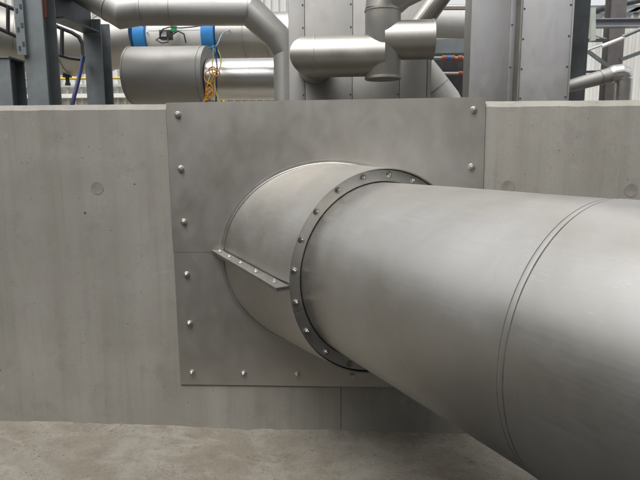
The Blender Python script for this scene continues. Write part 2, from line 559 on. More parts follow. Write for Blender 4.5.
# plates, hung half a degree out of level
PC, PR = Vector((-0.1466, 0, 0.9853)), R(0.4975)
def pl(x, z, y=0.0):
    d = Vector((x, 0, z)) - PC
    return Vector((PC.x + d.x * math.cos(PR) - d.z * math.sin(PR), y, PC.z + d.x * math.sin(PR) + d.z * math.cos(PR)))
XL, XR, ZT, ZB, ZS = -0.9266, 0.6333, 1.7196, 0.251, 0.968
def sheet(z0, z1, y0, y1):
    """thin sheet with a slightly sprung, uneven edge, as a grid"""
    m = MB()
    nxx, nz = 40, 22
    F = []
    for front in (1, 0):
        for i in range(nxx + 1):
            for j in range(nz + 1):
                u, q = i / nxx, j / nz
                x = XL + (XR - XL) * u
                z = z0 + (z1 - z0) * q
                e = 0.0016 * noise.noise((x * 2.5, z * 2.5, 3.0))
                m.v.append(pl(x, z, (y1 if front else y0) + e))
    W = nz + 1
    off = (nxx + 1) * W
    for i in range(nxx):
        for j in range(nz):
            a = i * W + j
            m.f.append([a, a + W, a + W + 1, a + 1])
            m.f.append([off + a, off + a + 1, off + a + W + 1, off + a + W])
    for i in range(nxx):
        a = i * W
        m.f.append([a, off + a, off + a + W, a + W])
        a = i * W + nz
        m.f.append([a, a + W, off + a + W, off + a])
    for j in range(nz):
        a = j
        m.f.append([a, a + 1, off + a + 1, off + a])
        a = nxx * W + j
        m.f.append([a, off + a, off + a + 1, a + 1])
    return m
upper = part('upper_plate', sheet(ZS + 0.0006, ZT, -0.002, -0.007), M_PLATE, sleeve)
lower = part('lower_plate', sheet(ZB, ZS - 0.0006, -0.002, -0.0065), M_PLATE, sleeve)

for x, z0, z1 in ((XL - 0.0016, ZS, WZ0 + 0.012), (XR + 0.0014, 0.6, WZ0 + 0.004)):     # dark strips stand for the shadow and dirt line along the upright edges
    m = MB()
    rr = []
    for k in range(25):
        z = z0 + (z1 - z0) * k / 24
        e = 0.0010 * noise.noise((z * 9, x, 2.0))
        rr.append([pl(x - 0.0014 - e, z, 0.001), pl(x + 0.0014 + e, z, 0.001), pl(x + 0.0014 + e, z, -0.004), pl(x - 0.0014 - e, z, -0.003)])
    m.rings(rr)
    part('edge_shade_strip', m, M_SEAL_SHADE, sleeve)

def bolt_mesh(name, rw, rn, hn, stud):
    m = MB()
    m.lathe((0, 0, 0), (0, 0, 1), [(-0.003, rw), (0.0022, rw), (0.003, rw * 0.93), (0.003, rn * 0.6)], 18)
    m.lathe((0, 0, 0), (0, 0, 1), [(0.003, rn), (hn * 0.82, rn), (hn, rn * 0.84), (hn, rn * 0.5)], 6)
    m.lathe((0, 0, 0), (0, 0, 1), [(hn - 0.002, rn * 0.48), (hn + stud, rn * 0.48), (hn + stud + 0.0015, rn * 0.36)], 10)
    return m.mesh(name)
big_bolt = bolt_mesh('bolt', 0.0172, 0.0135, 0.0115, 0.0055)
mid_bolt = bolt_mesh('bolt', 0.0145, 0.0118, 0.010, 0.004)
sml_bolt = bolt_mesh('bolt', 0.011, 0.0085, 0.007, 0.004)
for z in (1.653, 1.387, 1.118, 0.843, 0.58, 0.31):
    x = -0.875 + (1.653 - z) * 0.0158
    place('bolt', big_bolt, M_BOLT, upper if z > ZS else lower, (x, -0.0075, z), (random.uniform(-.04, .04), -1, random.uniform(-.04, .04)), random.random() * 6)
for z in (1.666, 1.394, 1.12, 0.845, 0.585, 0.315):
    place('bolt', big_bolt, M_BOLT, upper if z > ZS else lower, (0.572 - (1.666 - z) * 0.002, -0.0075, z), (0, -1, 0), random.random() * 6)
for x in (-0.577, -0.294, -0.005, 0.285):
    place('bolt', big_bolt, M_BOLT, lower, (x, -0.0075, 0.310), (random.uniform(-.04, .04), -1, random.uniform(-.04, .04)), random.random() * 6)

# the split sleeve: an oval foot on the plate narrowing slightly to the ring
FC, FA, FB = Vector((-0.112, -0.0075, 0.937)), 0.553, 0.478
def foot(t, g=0.0):
    return Vector((FC.x - (FA + g) * math.cos(t), FC.y, FC.z + (FB + g) * math.sin(t)))
def half_sleeve(t0, t1):
    m = MB()
    n, kk = 72, 10
    rows = []
    for thick in (0.0, -0.004):
        for k in range(kk + 1):
            q = k / kk
            row = []
            for i in range(n + 1):
                t = t0 + (t1 - t0) * i / n
                p = foot(t, thick).lerp(cyl(S1, RO + thick, t), q)
                w = 0.0022 * noise.noise((p.x * 4, p.y * 4, p.z * 4)) * math.sin(math.pi * q)
                row.append(p + (p - (AO + AX * (p - AO).dot(AX))).normalized() * w)
            rows.append(row)
    W = n + 1
    m.v = [q for r in rows for q in r]
    o2 = (kk + 1) * W
    for k in range(kk):
        for i in range(n):
            a = k * W + i
            m.f += [[a, a + 1, a + W + 1, a + W], [o2 + a, o2 + a + W, o2 + a + W + 1, o2 + a + 1]]
    for i in range(n):
        m.f += [[i, o2 + i, o2 + i + 1, i + 1], [kk * W + i, kk * W + i + 1, o2 + kk * W + i + 1, o2 + kk * W + i]]
    for k in range(kk):
        m.f += [[k * W, (k + 1) * W, o2 + (k + 1) * W, o2 + k * W], [k * W + n, o2 + k * W + n, o2 + (k + 1) * W + n, (k + 1) * W + n]]
    return m
part('sleeve_shell', half_sleeve(R(0.3), R(179.7)), M_SLEEVE, sleeve)
part('sleeve_shell', half_sleeve(R(180.3), R(359.7)), M_SLEEVE, sleeve)
# bead of sealant and turned-out lip where the sleeve meets the plate
m = MB()
rs = []
for i in range(120):
    t = 2 * math.pi * i / 120
    j = 0.0012 * noise.noise((math.cos(t) * 9, math.sin(t) * 9, 2))
    rs.append([foot(t, 0.018 + j) + Vector((0, 0.0012, 0)), foot(t, 0.017 + j) + Vector((0, -0.002, 0)), foot(t, 0.004) + Vector((0, -0.003 - j, 0)), foot(t, 0.0005) + Vector((0, -0.009, 0)), foot(t, -0.003) + Vector((0, -0.004, 0))])
m.rings(rs, closed=True)
part('sleeve_lip', m, M_SLEEVE, sleeve)

# clamp bars: the two side flanges of the halves bolted together, left and right
def clamp(side):
    if side < 0:
        a0, a1 = Vector((-0.727, -0.012, 0.9755)), Vector((-0.676, -0.012, 0.9765))
        b0, b1 = cyl(S1 + 0.015, 0.512, 0), cyl(S1 + 0.008, 0.452, 0)
        b0.z = b1.z = 0.9445
    else:
        a0, a1 = Vector((0.487, -0.012, 0.952)), Vector((0.436, -0.012, 0.952))
        b0, b1 = cyl(S1 + 0.01, 0.512, math.pi), cyl(S1 + 0.01, 0.448, math.pi)
    last = None
    for k, (lo, hi) in enumerate(((-0.006, 0.0), (-0.0165, -0.0085))):
        m = MB()
        lz, hz = Vector((0, 0, lo)), Vector((0, 0, hi))
        push = Vector((0, 0, 0)) if k == 0 else (a1 - a0) * 0.06
        rr = []
        for q in range(13):
            f = q / 12
            wob = Vector((0, 0, 0.0012 * noise.noise((f * 7, k * 3.0, 1.0))))
            A, B = a0.lerp(b0, f) + push + wob, a1.lerp(b1, f) + wob
            rr.append([A + lz, B + lz, B + hz, A + hz])
        m.rings(rr)
        last = part('clamp_bar', m, M_BAR, sleeve)
        if k == 0:
            top = last
    for f in (0.07, 0.24, 0.43, 0.66, 0.90):
        p = (a0.lerp(b0, f) + a1.lerp(b1, f)) / 2
        place('bolt', sml_bolt, M_BOLT, top, p + Vector((0, 0, 0.001)), (0, 0, 1), random.random() * 6)
clamp(-1)
clamp(1)

# flange ring in two arcs, with its bolts
SR = S1 - 0.020          # the ring sits a little inside the sleeve's mouth
def arc(t0, t1):
    m = MB()
    n = max(8, int(abs(t1 - t0) / R(2.5)))
    rr = []
    for i in range(n + 1):
        t = t0 + (t1 - t0) * i / n
        rr.append([cyl(SR - 0.006, RO - 0.0075, t), cyl(SR, RO - 0.0075, t), cyl(SR, RI, t), cyl(SR - 0.006, RI, t)])
    m.rings(rr)
    return m
arcs = [part('flange_ring', arc(R(-16.9), R(162)), M_RING, sleeve), part('flange_ring', arc(R(162.4), R(342.9)), M_RING, sleeve)]
for k in range(20):
    t = R(6.2 + k * 17.55 if k < 12 else 6.2 + 11 * 17.55 + (k - 11) * 18.6)
    inside = (R(-16.9) <= t <= R(162)) 
    place('bolt', mid_bolt, M_BOLT, arcs[0] if inside else arcs[1], cyl(SR + 0.0005, 0.4205, t), AX, random.random() * 6)

# ------------------------------------------------------------------ the big pipe
S2 = 1.5406
bp = thing('large_pipe', 'very large dull stainless steel clad pipe running out of the wall sleeve', 'pipe', tuple(AO + AX * 1.5 - V * 0.39))
def shell(s0, s1, r, j0=False, j1=False, n=144):
    m = MB()
    rr = []
    K = max(4, int((s1 - s0) / 0.05))
    for k in range(K + 1):
        row = []
        for i in range(n):
            t = 2 * math.pi * i / n
            tilt = 0.025 * math.cos(t) - 0.003 * math.sin(t)
            a = s0 + (tilt if j0 else 0)
            b = s1 + (tilt if j1 else 0)
            s = a + (b - a) * k / K
            p = cyl(s, 1, t)
            d = 0.0012 * noise.noise((p.x * 2.2, p.y * 2.2, p.z * 2.2)) + 0.0006 * noise.noise((p.x * 6, p.y * 6, p.z * 6 + 4))
            row.append(cyl(s, r + d, t))
        rr.append(row)
    m.rings(rr)
    return m
part('pipe_cladding', shell(-0.36, S2 + 0.01, RP, False, True), M_PIPE, bp)
part('pipe_cladding', shell(S2 + 0.004, 6.5, RP + 0.0022, True, False), M_PIPE, bp)
# rolled bead at the lap
m = MB()
rs = []
for i in range(144):
    t = 2 * math.pi * i / 144
    tilt = S2 + 0.025 * math.cos(t) - 0.003 * math.sin(t)
    rs.append([cyl(tilt + a, RP + q, t) for a, q in ((-0.0178, -0.002), (-0.0174, 0.0007), (-0.0135, 0.0010), (-0.006, 0.0010), (-0.0018, 0.0007), (-0.0014, -0.003))])
m.rings(rs, closed=True)
part('joint_bead', m, M_PIPE, bp, sharp=60)
m = MB()
rs = []
for i in range(144):
    t = 2 * math.pi * i / 144
    tilt = S2 + 0.025 * math.cos(t) - 0.003 * math.sin(t)
    j = 0.0008 * noise.noise((t * 6, 1.0, 0.0))
    rs.append([cyl(tilt + a, RP + q, t) for a, q in ((-0.0015 + j, -0.003), (-0.0015 + j, 0.0013), (0.0042, 0.0016), (0.0042, -0.003))])
m.rings(rs, closed=True)
part('joint_seal', m, M_SEAL_SHADE, bp, sharp=60)
m = MB()
rs = []
for i in range(144):
    t = 2 * math.pi * i / 144
    tilt = S2 + 0.025 * math.cos(t) - 0.003 * math.sin(t)
    j = 0.0007 * noise.noise((t * 8, 5.0, 0.0))
    rs.append([cyl(tilt + a, RP + q, t) for a, q in ((-0.0200 + j, -0.003), (-0.0200 + j, 0.0007), (-0.0176, 0.0009), (-0.0176, -0.003))])
m.rings(rs, closed=True)
part('joint_seal', m, M_SEAL_SHADE, bp, sharp=60)

# ------------------------------------------------------------------ steelwork left
def post(name, px0, px1, py, Y, ztop, label, mat=M_GALV, depth=0.2, group='steel posts behind the wall'):
    a, b = at(px0, py, Y), at(px1, py, Y)
    c = (a + b) / 2
    wd = (b - a).length
    t = thing(name, label, 'steel post', (c.x, Y + depth / 2, 0), group)
    part('column', MB().ibeam((c.x, Y + depth / 2, 0.012), (c.x, Y + depth / 2, ztop), (1, 0, 0), wd, depth, 0.013, 0.009), mat, t)
    part('base_plate', MB().abox(c.x - wd * 0.8, c.x + wd * 0.8, Y - 0.05, Y + depth + 0.05, 0.001, 0.014), mat, t)
    return t, c.x, wd

p1, p1x, p1w = post('steel_post', 24, 45, 50, 1.5, 4.2, 'grey steel column with a slotted bracket, left above the wall')
# slotted bracket strip beside the post
a, b = at(15.5, 30, 1.47), at(24.5, 30, 1.47)
zt, zb = 3.6, at(20, 55, 1.47).z
m = MB()
cx, hw = (a.x + b.x) / 2, (b.x - a.x) / 2
m.abox(a.x, b.x, 1.470, 1.476, zb, zt)
br = part('bracket_strip', m, M_GALV, p1)
m = MB().abox(b.x - 0.008, b.x, 1.476, 1.53, zb, zt)
part('bracket_strip', m, M_GALV, p1)
slot = MB().abox(-0.008, 0.008, -0.004, 0.001, -0.016, 0.016).mesh('slot_plug')
for k in range(8):
    z = zb + 0.05 + k * 0.135
    for xx in (a.x + 0.022, b.x - 0.016):
        o = link('slot', slot, M_DARKSTEEL, p1)
        o.location = Vector((xx, 1.4705, z + (0.03 if xx > cx else 0))) - p1.location
part('red_tag', MB().abox(p1x + p1w * 0.1, p1x + p1w * 0.28, 1.62, 1.628, at(47, 16, 1.6).z, 3.4), M_RED, p1)

p2, p2x, p2w = post('steel_post', 86, 103.5, 80, 2.25, at(100, 19, 2.25).z, 'shorter grey steel column at the end of the overhead beam')
zc = at(5, 58, 1.5).z
p0, p0x, p0w = post('steel_post', -6, 11, 80, 1.5, zc, 'low grey steel post stub at the left edge of the wall top')
part('cap_plate', MB().abox(p0x - p0w * 0.52, p0x + p0w * 0.52, 1.49, 1.71, zc, zc + 0.012), M_GALV, p0)
zb = at(100, 33, 2.25).z
bm_ = thing('overhead_beam', 'dark steel beam running back from the left column to the shorter column', 'steel beam', (p1x + 0.06, 1.7, zb))
part('beam', MB().ibeam((p1x + 0.07, 1.71, zb + 0.13), (p2x + 0.0, 2.24, zb + 0.13), (1, 0, 0), 0.16, 0.26, 0.014, 0.01), M_DARKSTEEL, bm_)

# black handrail with rounded end, receding
def rail(path, r, n=10):
    return MB().tube(path, r, n)
hr = thing('handrail', 'black tubular handrail with rounded end behind the left column', 'handrail', tuple(at(62, 52, 3.0)))
part('top_rail', rail([at(-40, -13, 2.6), at(0, 3.5, 2.75), at(53, 25, 3.0), at(72, 32.5, 3.05), at(79, 37, 3.07), at(82.5, 44, 3.08), at(84, 59, 3.08)], 0.020), M_BLACK, hr, sharp=60)
part('lower_rail', rail([at(-40, 10, 2.6), at(0, 29, 2.75), at(53, 53, 3.0), at(70, 58, 3.05), at(86, 60, 3.08)], 0.020), M_BLACK, hr, sharp=60)
part('upright', rail([at(62, 28.5, 3.02), at(62, 56, 3.02)], 0.020), M_BLACK, hr)
part('upright', rail([at(8, 6, 2.78), at(8, 33, 2.78)], 0.018), M_BLACK, hr)

solo('blue_hose', MB().tube([at(83, 57, 2.2), at(81, 68, 2.1), at(78, 82, 2.0), at(74.5, 95, 1.92), at(72, 106, 1.88), at(70, 150, 1.8), Vector((at(68, 180, 1.75).x, 1.75, 0.02))], 0.017, 12),
     M_NAVY, 'dark blue hose hanging between the two grey columns', 'hose', tuple(Vector((at(68, 180, 1.75).x, 1.75, 0))), sharp=60)

# ------------------------------------------------------------------ pipe line with flow meter
pv = thing('process_pipe', 'wide grey clad pipe line with a bend running behind the columns to the flow meter', 'pipe', tuple(at(60, 75, 3.9)))
path = [at(-60, 28, 3.2), at(-15, 35, 3.4), at(14, 40, 3.55), at(40, 45, 3.65), at(70, 47, 3.65), at(104, 44, 3.6), at(142.5, 38.5, 3.5)]
rv = [0.34, 0.33, 0.32, 0.32, 0.31, 0.29, 0.27]
part('pipe_run', MB().tube(path, rv, 40), M_DUCT, pv, sharp=14)
for i in range(1, 6):
    d = (path[i + 1] - path[i - 1]).normalized()
    part('seam_band', MB().lathe(path[i], d, [(-0.012, rv[i] - 0.01), (-0.012, rv[i] + 0.010), (0.012, rv[i] + 0.010), (0.012, rv[i] - 0.01)], 40), M_DUCT, pv)
part('drain_cock', MB().lathe(at(67, 72, 3.64), (0, 0, -1), [(0, 0.05), (0.06, 0.05), (0.06, 0.022), (0.12, 0.022), (0.12, 0.03), (0.15, 0.03)], 14), M_DARKSTEEL, pv)

f0, f1, f2, f3, f4 = at(143, 37.5, 3.5), at(155, 37.2, 3.48), at(209, 36.5, 3.4), at(222, 36.3, 3.38), at(300, 35.5, 3.3)
fm = thing('flow_meter', 'white pipe section between two bright blue flanges', 'flow meter', tuple(f1 - V * 0.25))
fd = (f2 - f1).normalized()
L = (f2 - f1).length
part('meter_body', MB().lathe(f1, fd, [(0, 0.215), (0.004, 0.22), (L - 0.004, 0.22), (L, 0.215)], 44), M_WHITE, fm)
part('body_seam', MB().box(f1.lerp(f2, 0.5) + Vector((0, -0.219, 0.02)), fd * (L * 0.5), Vector((0, 0.003, 0)), Vector((0, 0, 0.003))), M_TRAY, fm)
for a, b in ((f0, f1), (f2, f3)):
    l = (b - a).length
    fl = part('blue_flange', MB().lathe(a, fd, [(0, 0.23), (0.006, 0.252), (l - 0.006, 0.252), (l, 0.23)], 44), M_BLUE, fm)
    for k in range(10):
        t = 2 * math.pi * k / 10
        u = Vector((0, 1, 0))
        q = (a if a is f2 else b) + (Vector((0, math.cos(t), math.sin(t)))) * 0.236
        place('bolt', sml_bolt, M_BOLT, fl, q, -fd if a is f2 else fd)
pa = thing('process_pipe', 'grey clad pipe joined to the right blue flange, behind the bent duct', 'pipe', tuple(f3 - V * 0.25))
d2 = (f4 - f3)
part('pipe_run', MB().lathe(f3, d2.normalized(), [(0.002, 0.235), (d2.length, 0.235)], 44), M_DUCT, pa)
for q in (0.33, 0.62):
    part('seam_band', MB().lathe(f3 + d2 * q, d2.normalized(), [(-0.01, 0.22), (-0.01, 0.239), (0.01, 0.239), (0.01, 0.22)], 44), M_DUCT, pa)

# transmitter box with its wires, hung on the flow meter
jb = thing('junction_box', 'small dark transmitter box with green connector and loose wires on the white pipe', 'junction box', tuple(at(166, 40, 3.12)))
c = at(166, 35, 3.12)
part('box', MB().abox(c.x - 0.06, c.x + 0.06, 3.08, 3.17, c.z - 0.045, c.z + 0.045), M_CABIN, jb, bevel=0.006)
part('box_window', MB().abox(c.x - 0.035, c.x + 0.02, 3.074, 3.081, c.z - 0.025, c.z + 0.025), M_TRAY, jb)
c2 = at(173.5, 27, 3.12)
part('connector', MB().abox(c2.x - 0.025, c2.x + 0.025, 3.10, 3.16, c2.z - 0.05, c2.z + 0.05), M_GREEN, jb, bevel=0.004)
part('wire', MB().tube([at(172, 35, 3.08), at(178, 31, 3.05), at(184, 34, 3.05), at(186, 43, 3.07)], 0.007, 8), M_BLACK, jb, sharp=80)
part('wire', MB().tube([at(160, 37, 3.08), at(156, 40, 3.05), at(162, 43, 3.04), at(168, 42, 3.06), at(168, 38, 3.08)], 0.006, 8), M_BLACK, jb, sharp=80)
part('wire', MB().tube([at(160, 34, 3.08), at(163, 29, 3.05), at(170, 27, 3.05), at(180, 28, 3.04), at(192, 27, 3.04), at(206, 25, 3.06)], 0.006, 8), M_BLACK, jb, sharp=80)

# ------------------------------------------------------------------ lower pipe and its bright neighbour
b0, b1 = at(133, 76, 2.42), at(209, 75.5, 2.38)
lp = thing('clad_vessel', 'wide dull grey clad pipe end with flat left end just above the wall', 'pipe', tuple(b0 - V * 0.27))
bd = (b1 - b0).normalized()
L = (b1 - b0).length
part('cladding', MB().lathe(b0, bd, [(0.0, 0.06), (0.0, 0.246), (0.006, 0.256), (L, 0.256), (L, 0.15)], 56), M_DULL, lp)
part('end_rim', MB().lathe(b0, bd, [(-0.004, 0.243), (-0.004, 0.260), (0.012, 0.260), (0.012, 0.243)], 56), M_DULL, lp)
part('seam_band', MB().lathe(b0 + bd * (L * 0.93), bd, [(-0.008, 0.248), (-0.008, 0.260), (0.008, 0.260), (0.008, 0.248)], 56), M_DULL, lp)
e0, e1 = at(209.5, 79.5, 2.38), at(330, 78.5, 2.36)
sp = thing('bright_pipe', 'shorter shiny stainless pipe beside the hanging wires', 'pipe', tuple(e0 - V * 0.2))
part('pipe_run', MB().lathe(e0, (e1 - e0).normalized(), [(0, 0.181), ((e1 - e0).length, 0.181)], 48), M_SHINY, sp)
part('seam_band', MB().lathe(e0 + (e1 - e0) * 0.36, (e1 - e0).normalized(), [(-0.006, 0.172), (-0.006, 0.1838), (0.006, 0.1838), (0.006, 0.172)], 48), M_SHINY, sp)
wb = thing('wire_bundle', 'tangle of yellow and orange wires hanging over the dull pipe', 'wires', tuple(at(211, 104, 1.98)))
def wire(pts, mat, r=0.005):
    P = [at(x, y, Y + 0.32) for x, y, Y in pts]
    # smooth the run with a Catmull-Rom pass
    out = []
    for i in range(len(P) - 1):
        p0, p1_, p2_, p3 = P[max(i - 1, 0)], P[i], P[i + 1], P[min(i + 2, len(P) - 1)]
        for k in range(6):
            t = k / 6
            out.append(0.5 * ((2 * p1_) + (p2_ - p0) * t + (2 * p0 - 5 * p1_ + 4 * p2_ - p3) * t * t + (3 * p1_ - p0 - 3 * p2_ + p3) * t ** 3))
    out.append(P[-1])
    part('wire', MB().tube(out, r, 7), mat, wb, sharp=80)
wire([(213, 46, 1.9), (213.5, 55, 1.75), (212, 68, 1.7), (214, 80, 1.68), (216, 92, 1.68), (219, 104, 1.68), (220, 125, 1.7)], M_YELW)
wire([(218, 50, 1.9), (221, 60, 1.75), (219, 70, 1.7), (212, 74, 1.68), (208, 84, 1.67), (212, 92, 1.66), (206, 98, 1.66), (202.5, 105, 1.68), (201, 125, 1.7)], M_YELW)
wire([(214, 69, 1.67), (206, 72, 1.66), (205, 80, 1.66), (211, 85, 1.65), (213, 90, 1.65), (208, 95, 1.65), (207, 105, 1.67), (207, 125, 1.7)], M_ORG)
wire([(214, 70, 1.66), (219, 71, 1.66), (218, 76, 1.66), (211, 74, 1.66), (209, 69, 1.67), (214, 67, 1.67), (216, 73, 1.66), (210, 84, 1.66), (206, 90, 1.66), (210, 96, 1.66), (213, 88, 1.65), (208, 84, 1.65), (206, 100, 1.66), (209, 112, 1.67)], M_ORG, 0.006)
wire([(209, 97, 1.65), (206, 92, 1.65), (210, 88, 1.65), (213, 94, 1.65), (209, 99, 1.65), (204, 103, 1.66), (203, 118, 1.68)], M_ORG)
wire([(216, 45, 1.95), (215, 52, 1.78), (217, 66, 1.72), (216.5, 82, 1.70), (216, 104, 1.70), (216, 125, 1.72)], M_NAVY, 0.006)
wire([(208, 49, 1.9), (212, 47, 1.85), (217, 45, 1.9), (220, 38, 2.3), (223, 33, 2.6), (229, 30, 2.8), (230, 26, 2.9)], M_CYAN, 0.0045)
wire([(211, 47, 1.9), (215, 50, 1.8), (215, 58, 1.74)], M_CYAN, 0.0045)

# ------------------------------------------------------------------ bent duct along the top
dp = [at(36, -38, 2.0), at(122, 12.5, 1.86), at(140, 10.5, 1.9), at(250, 10.5, 1.95), at(276, 36, 1.98), at(287.5, 50, 2.0), Vector((at(287.5, 100, 2.0).x, 2.0, 0.02))]
dp[5] = Vector((dp[6].x, 2.0, at(287, 52, 2.0).z))
du = thing('bent_duct', 'grey round duct with mitred bends crossing above the flow meter', 'duct', tuple(Vector((dp[6].x, 2.0, 0))))
part('duct_run', MB().tube(dp, [0.125, 0.125, 0.118, 0.118, 0.112, 0.112, 0.112], 36), M_DULL, du, sharp=12)
dd = (dp[3] - dp[2])
for q in (0.02, 0.28, 0.985):
    part('seam_band', MB().lathe(dp[2] + dd * q, dd.normalized(), [(-0.007, 0.11), (-0.007, 0.1225), (0.007, 0.1225), (0.007, 0.11)], 36), M_DULL, du)
part('seam_band', MB().lathe(dp[1] + (dp[0] - dp[1]) * 0.12, (dp[0] - dp[1]).normalized(), [(-0.01, 0.12), (-0.01, 0.129), (0.01, 0.129), (0.01, 0.12)], 36), M_DULL, du)

# ------------------------------------------------------------------ panelled tower
TY = 1.5
TX = [at(x, 60, TY).x for x in (289, 305, 352.5, 400, 427.5)]
tw = thing('duct_tower', 'tall grey panelled duct casing behind the crossed pipe fitting', 'duct casing', ((TX[0] + TX[-1]) / 2, TY + 0.18, 0))
part('casing', MB().abox(TX[0] + 0.004, TX[-1] - 0.004, TY + 0.006, TY + 0.35, 0.0, 5.2), M_DARKSTEEL, tw)
fast = MB().lathe((0, 0, 0), (0, 0, 1), [(-0.002, 0.0062), (0.002, 0.0062), (0.004, 0.004)], 8).mesh('fastener')
for i in range(4):
    for z0, z1 in ((0.02, 2.62), (2.623, 5.2)):
        pn = part('panel', MB().abox(TX[i] + 0.0018, TX[i + 1] - 0.0018, TY - 0.004, TY + 0.0055, z0, z1), M_TOWER, tw, bevel=0.0015)
        if i < 3:
            for z in [q * 0.16 + 1.9 for q in range(12)]:
                if z0 < z < z1:
                    place('fastener', fast, M_DARKSTEEL, pn, (TX[i + 1] - 0.014, TY - 0.004, z), (0, -1, 0))
xa, xb = at(427.6, 60, TY).x, at(431.5, 60, TY).x
part('corner_trim', MB().abox(xa, xb, TY - 0.012, TY + 0.06, 0, 5.2), M_SHINY, tw)
part('side_panel', MB().abox(TX[0] - 0.003, TX[0] + 0.003, TY + 0.01, TY + 0.35, 0, 5.2), M_TOWER, tw)
part('side_panel', MB().abox(TX[-1] - 0.003, TX[-1] + 0.003, TY + 0.07, TY + 0.35, 0, 5.2), M_TOWER, tw)

# crossed fitting
FY = 1.12
q_ = lambda x, y, Y=FY: at(x, y, Y)
ft = thing('pipe_fitting', 'crossed stainless pipe fitting with capped stub in front of the panelled casing', 'pipe fitting', tuple(q_(383, 80)))
r1 = 0.134
pL, pM = q_(314, 57), q_(384, 55.5)
pE = q_(314.5, 57)
cx_ = q_(311.5, 57).x
left_el = [pE + Vector((-0.002, 0, 0)), Vector((cx_, FY, pE.z)), Vector((cx_, TY - 0.005, pE.z))]
part('elbow', MB().tube(left_el, r1, 48), M_DUCT, ft, sharp=12)
part('left_branch', MB().tube([pE, pM], r1, 36), M_DUCT, ft)
part('joint_ring', MB().lathe(pE, (1, 0, 0), [(-0.006, r1 - 0.01), (-0.006, r1 + 0.004), (0.006, r1 + 0.004), (0.006, r1 - 0.01)], 36), M_DUCT, ft)
vb, vt = q_(383, 79), q_(383, 11)
part('riser', MB().lathe(vb, (vt - vb), [(0, 0.10), (0, 0.116), (0.006, 0.119), ((vt - vb).length, 0.119), ((vt - vb).length, 0.1)], 36), M_DUCT, ft)
part('end_cap', MB().lathe(vb, (vt - vb), [(-0.004, 0.02), (-0.004, 0.118), (0.0, 0.123), (0.014, 0.123), (0.014, 0.11)], 36), M_DUCT, ft)
part('joint_ring', MB().lathe(vt, (0, 0, 1), [(-0.006, 0.11), (-0.006, 0.1235), (0.006, 0.1235), (0.006, 0.11)], 36), M_DUCT, ft)
part('upper_elbow', MB().tube([vt, q_(384, 4), q_(400, -10), q_(440, -30)], 0.1195, 36), M_DUCT, ft, sharp=12)
rb0, rb1 = q_(384, 40.5), q_(433, 39.5)
part('right_branch', MB().tube([rb0, rb1], 0.126, 36), M_DUCT, ft)
part('end_cap', MB().lathe(rb1, (1, 0, 0), [(-0.012, 0.11), (-0.012, 0.1295), (0.003, 0.1295), (0.006, 0.122), (0.006, 0.02)], 36), M_DUCT, ft)
solo('sloping_pipe', MB().tube([at(408, 40, 1.42), at(426, 16, 1.42), at(446, -12, 1.42)], 0.075, 28), M_DUCT,
     'dark grey pipe rising to the right beside the panelled casing', 'pipe', tuple(at(408, 40, 1.42)), sharp=12)

# ------------------------------------------------------------------ between the casings
def hpipe(name, x0, x1, y, Y, rpx, mat, label, cat='pipe'):
    a, b = at(x0, y, Y), at(x1, y, Y)
    return solo(name, MB().tube([a, b], rpx * (Y + 2.8) / 560, 24), mat, label, cat, tuple((a + b) / 2))
hpipe('white_pipe', 395, 520, 24.5, 3.0, 12.5, M_WHITE, 'thick white pipe seen in the gap between the two casings')
hpipe('thin_pipe', 395, 520, 7.5, 3.2, 2.6, M_DUCT, 'thin grey pipe highest in the gap between the two casings')
ct = thing('cable_tray', 'pale grey stepped cable tray below the thick white pipe', 'cable tray', tuple(at(447, 52, 2.8)))
for y0, y1, dy in ((39.5, 43.5, 0.0), (44.2, 48, -0.02), (48.8, 52, -0.04)):
    a, b = at(395, y0, 2.8 + dy), at(520, y1, 2.8 + dy)
    part('tray_side', MB().abox(a.x, b.x, 2.8 + dy, 2.815 + dy, b.z, a.z), M_TRAY, ct)
cp = thing('clamped_pipe', 'thin pale pipe with orange and blue clamps in the gap', 'pipe', tuple(at(447, 58, 2.6)))
a, b = at(395, 58.5, 2.6), at(520, 58, 2.6)
part('pipe_run', MB().tube([a, b], 0.017, 14), M_TRAY, cp)
for x, mt in ((444, M_RED), (452.5, M_RED), (460, M_RED), (448.3, M_BLUE)):
    c = at(x, 58.2, 2.6)
    part('clamp', MB().lathe(c, (1, 0, 0), [(-0.019, 0.015), (-0.019, 0.026), (0.019, 0.026), (0.019, 0.015)], 14), mt, cp)
cp = thing('clamped_pipe', 'thin pale pipe with a single red clamp, lowest in the gap', 'pipe', tuple(at(447, 73, 2.6)))
a, b = at(395, 73.5, 2.6), at(520, 73, 2.6)
part('pipe_run', MB().tube([a, b], 0.012, 14), M_WHITE, cp)
part('clamp', MB().lathe(at(460.5, 73.2, 2.6), (1, 0, 0), [(-0.019, 0.011), (-0.019, 0.018), (0.019, 0.018), (0.019, 0.011)], 14), M_RED, cp)
a, b = at(380, 53, 3.6), at(520, 110, 3.6)
eq = thing('equipment_cabinet', 'black equipment cabinet in the shadowed gap between the two casings', 'cabinet', ((a.x + b.x) / 2, 4.0, 0))
part('body', MB().abox(a.x, b.x, 3.6, 4.4, 0, a.z), M_CABIN, eq, bevel=0.01)
part('door', MB().abox(a.x + 0.04, b.x - 0.04, 3.585, 3.598, 0.1, a.z - 0.05), M_CABIN, eq, bevel=0.004)
ap = thing('angled_pipe', 'pale pipe elbow sloping down to the right in the gap above the wall', 'pipe', tuple(at(448, 105, 2.0)))
pts = [at(416, 62, 2.0), at(429, 78, 2.0), at(446, 100, 2.0), at(458, 124, 2.0)]
part('pipe_run', MB().tube(pts, 0.115, 30), M_WHITE, ap, sharp=10)
part('seam_band', MB().lathe(at(437, 88.5, 2.0), (pts[2] - pts[1]), [(-0.004, 0.11), (-0.004, 0.1175), (0.004, 0.1175), (0.004, 0.11)], 30), M_TRAY, ap)

